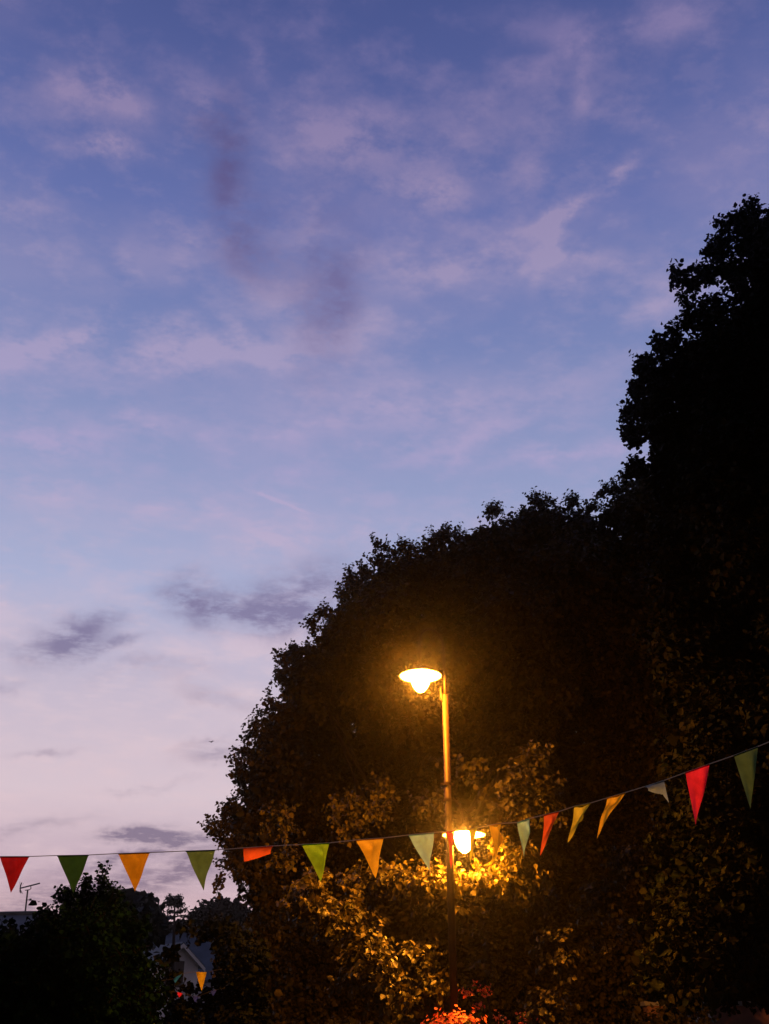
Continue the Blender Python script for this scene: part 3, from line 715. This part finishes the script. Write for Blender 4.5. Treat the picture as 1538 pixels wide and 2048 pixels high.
# ---- far bunting in front of the house
def small_bunting(name_label, pts, flags, Y):
    b = thing('bunting', tuple(at(*pts[0], Y)), name_label, 'bunting')
    mb = MB(); mb.tube([at(x, y, Y) for x, y in pts], .0016, 5); mb.build('cord', M_dcord, b)
    for (tl, tr, tip, mm, lab) in flags:
        A = at(*tl, Y); B = at(*tr, Y); T = at(*tip, Y - .05); n = 5; mb = MB(); idx = {}
        for i in range(n + 1):
            for j in range(n + 1 - i):
                s = i / n; q = j / n; p = A * (1 - s - q) + B * q + T * s + Vector((0, -1, 0)) * .02 * math.sin(q * 5 + s * 4)
                idx[i, j] = len(mb.v); mb.v.append(tuple(p))
        for i in range(n):
            for j in range(n - i):
                mb.f.append((idx[i, j], idx[i + 1, j], idx[i, j + 1]))
                if j < n - i - 1: mb.f.append((idx[i + 1, j], idx[i + 1, j + 1], idx[i, j + 1]))
        o = mb.build('flag', mm, b, True); o['label'] = lab
M_cyan = cloth_mat('blue_cloth', (.03, .22, .55)); M_navy = cloth_mat('deep_blue_cloth', (.05, .08, .55)); M_yel = cloth_mat('yellow_cloth', (.80, .55, .02), .5)
small_bunting('small far bunting with the yellow flag before the pale gable', [(318, 1962), (347, 1958), (364, 1947), (392, 1944), (412, 1944), (445, 1938)],
    [((347, 1958), (365, 1946), (350, 1966), M_cyan, 'blue flag'), ((392, 1944), (413, 1944), (403, 1982), M_yel, 'yellow flag')], 13.2)
small_bunting('lower small far bunting of red and blue flags among the shrub leaves', [(330, 1982), (354, 1984), (364, 1986), (386, 1992), (396, 1993), (422, 1982), (432, 1980), (450, 1975)],
    [((354, 1984), (365, 1986), (358, 1995), M_pink, 'red flag'), ((385, 1992), (397, 1993), (390, 2005), M_navy, 'deep blue flag'), ((421, 1982), (433, 1980), (426, 1992), M_navy, 'small deep blue flag at the right')], 13.1)

# ---- garden wall at the lower right
gw0 = at(1290, 2012, 22)
mb = MB(); mb.box((gw0.x + 7, 22, gw0.z / 2), (14, .3, gw0.z)); 
M_brick = mat('brick', (.24, .12, .09), .9, nscale=2.5, namt=.3, bump=.3)
wl = thing('garden_wall', (gw0.x + 7, 22, 0), 'low reddish brick wall behind the tall tree at the lower right', 'wall'); mb.build('brickwork', M_brick, wl)
mb = MB(); mb.box((gw0.x + 7, 22, gw0.z + .04), (14.1, .38, .08)); mb.build('coping', M_kerb, wl)

# ---- hanging basket on the pole
bc = Vector((PX, PY - .02, at(905, 2072, PY).z))
bk = thing('hanging_basket', tuple(bc), 'flower basket of orange red blooms wrapped around the lamp post', 'flower basket')
mb = MB(); mb.lathe([(.001, -.26), (.12, -.24), (.22, -.14), (.27, -.02), (.275, 0), (.25, 0), (.2, -.12)], bc, 24); mb.build('basket', mat('coir_basket', (.12, .08, .04), .95, nscale=20), bk, True)
n = 900; d = nrm(rng.normal(size=(n, 3))); d[:, 2] = np.abs(d[:, 2]) * .9 - .15
rr_ = np.stack([np.full(n, .27), np.full(n, .27), np.full(n, .17)], 1) * rng.uniform(.7, 1.05, (n, 1))
P = np.array(bc) + d * rr_ + np.array([0, 0, .02])
V, F = leaves(P, rng.normal(size=(n, 3)) + np.array([[0, 0, -.3]]), d + rng.normal(size=(n, 3)) * .4, rng.uniform(.03, .05, n)); np_mesh('leaves', V, F, M_linden, bk)
# blooms: five petals round each centre
n = 520; d = nrm(rng.normal(size=(n, 3))); d[:, 2] = np.abs(d[:, 2]); d[:, 1] -= .3
P = np.array(bc) + d * np.array([[.29, .29, .21]]) * rng.uniform(.55, 1.2, (n, 1)) * (1 + .18 * np.sin(7 * np.arctan2(d[:, 1], d[:, 0])))[:, None]
ax = nrm(d + rng.normal(size=(n, 3)) * .35); u_ = nrm(np.cross(ax, rng.normal(size=(n, 3)))); v_ = np.cross(ax, u_)
PP = []; AA = []; NN = []; SS = []
for k in range(5):
    a = 2 * math.pi * k / 5
    PP.append(P); AA.append(u_ * math.cos(a) + v_ * math.sin(a) + ax * .25); NN.append(ax + u_ * .01); SS.append(np.full(n, .019) * rng.uniform(.8, 1.2, n))
V, F = leaves(np.concatenate(PP), np.concatenate(AA), np.concatenate(NN), np.concatenate(SS), wid=.5, fold=.1)
M_petal = leaf_mat('petal', (.80, .10, .04), (.9, .30, .16), trans=.3)
np_mesh('flowers', V, F, M_petal, bk)

# ---- flowering shrub right of the post
fs = thing('flowering_shrub', (PX + .5, 12.3, .1), 'thin shrub with scattered red orange blossom just right of the lamp post', 'shrub')
fb = sp([(938, 1984, 12.2, .07), (962, 1978, 12.2, .05), (975, 1972, 12.2, .04), (995, 2035, 12.2, .04), (1045, 2042, 12.3, .05), (1085, 2040, 12.3, .04), (1010, 2060, 12.3, .07), (952, 2015, 12.2, .03)])
V, F, TV, TF = shoots(fb, 150, .14, 6, .045, up=.2); np_mesh('blossom', V, F, M_petal, fs);
V, F, TV, TF = shoots([(c, r * 1.5) for c, r in fb], 60, .16, 6, .05, up=.1); np_mesh('leaves', V, F, M_hedge, fs)
mb = MB()
for c, r in fb: mb.tube([(PX + .5, 12.3, .1), (PX + .5 + (c[0] - PX - .5) * .3, 12.3, 1.0), c], [.02, .013, .005], 6)
mb.build('stem', M_bark, fs)
# ---- bird
bp_ = at(423, 1483, 60); bird = MB()
q = 60 / 2000 * .95
def bpnt(x, y, dy=0): return bp_ + Vector((x * q, dy, -y * q))
bird.tube([bpnt(-2.2, 1.2), bpnt(-.8, 1.0), bpnt(.6, .8), bpnt(1.8, 1.4)], [.01, .035, .04, .012], 8)
bird.add([bpnt(-.8, .9), bpnt(.5, .7), bpnt(-2.6, .6, -.1), bpnt(-5.8, 1.2, -.2), bpnt(-3, 1.0, .05)], [(0, 1, 2), (0, 2, 4), (2, 3, 4)])
bird.add([bpnt(-.2, .7), bpnt(1.0, .8), bpnt(2.6, -1.2, .1), bpnt(5.6, -2.8, .2), bpnt(1.6, -1.4, -.05)], [(0, 1, 2), (0, 2, 4), (2, 3, 4)])
tag(bird.build('bird', mat('bird_feathers', (.03, .025, .03), .8)), 'small dark gliding bird in the pale sky left of the domed tree', 'bird')

# ---- added outermost fog box round camera and scene, imitates lens bloom at lamps
hz = MB(); hz.box((0, 33, 9.5), (100, 86, 21.2)); ho = hz.build('bloom_haze', None)
hm = bpy.data.materials.new('bloom_haze_volume'); hm.use_nodes = True; t = hm.node_tree; t.nodes.clear()
pv = t.nodes.new('ShaderNodeVolumePrincipled'); pv.inputs['Density'].default_value = .0006; pv.inputs['Anisotropy'].default_value = .97
pv.inputs['Color'].default_value = (.9, .9, .95, 1)
oo = t.nodes.new('ShaderNodeOutputMaterial'); t.links.new(pv.outputs[0], oo.inputs['Volume'])
ho.data.materials.append(hm); tag(ho, kind='stuff')
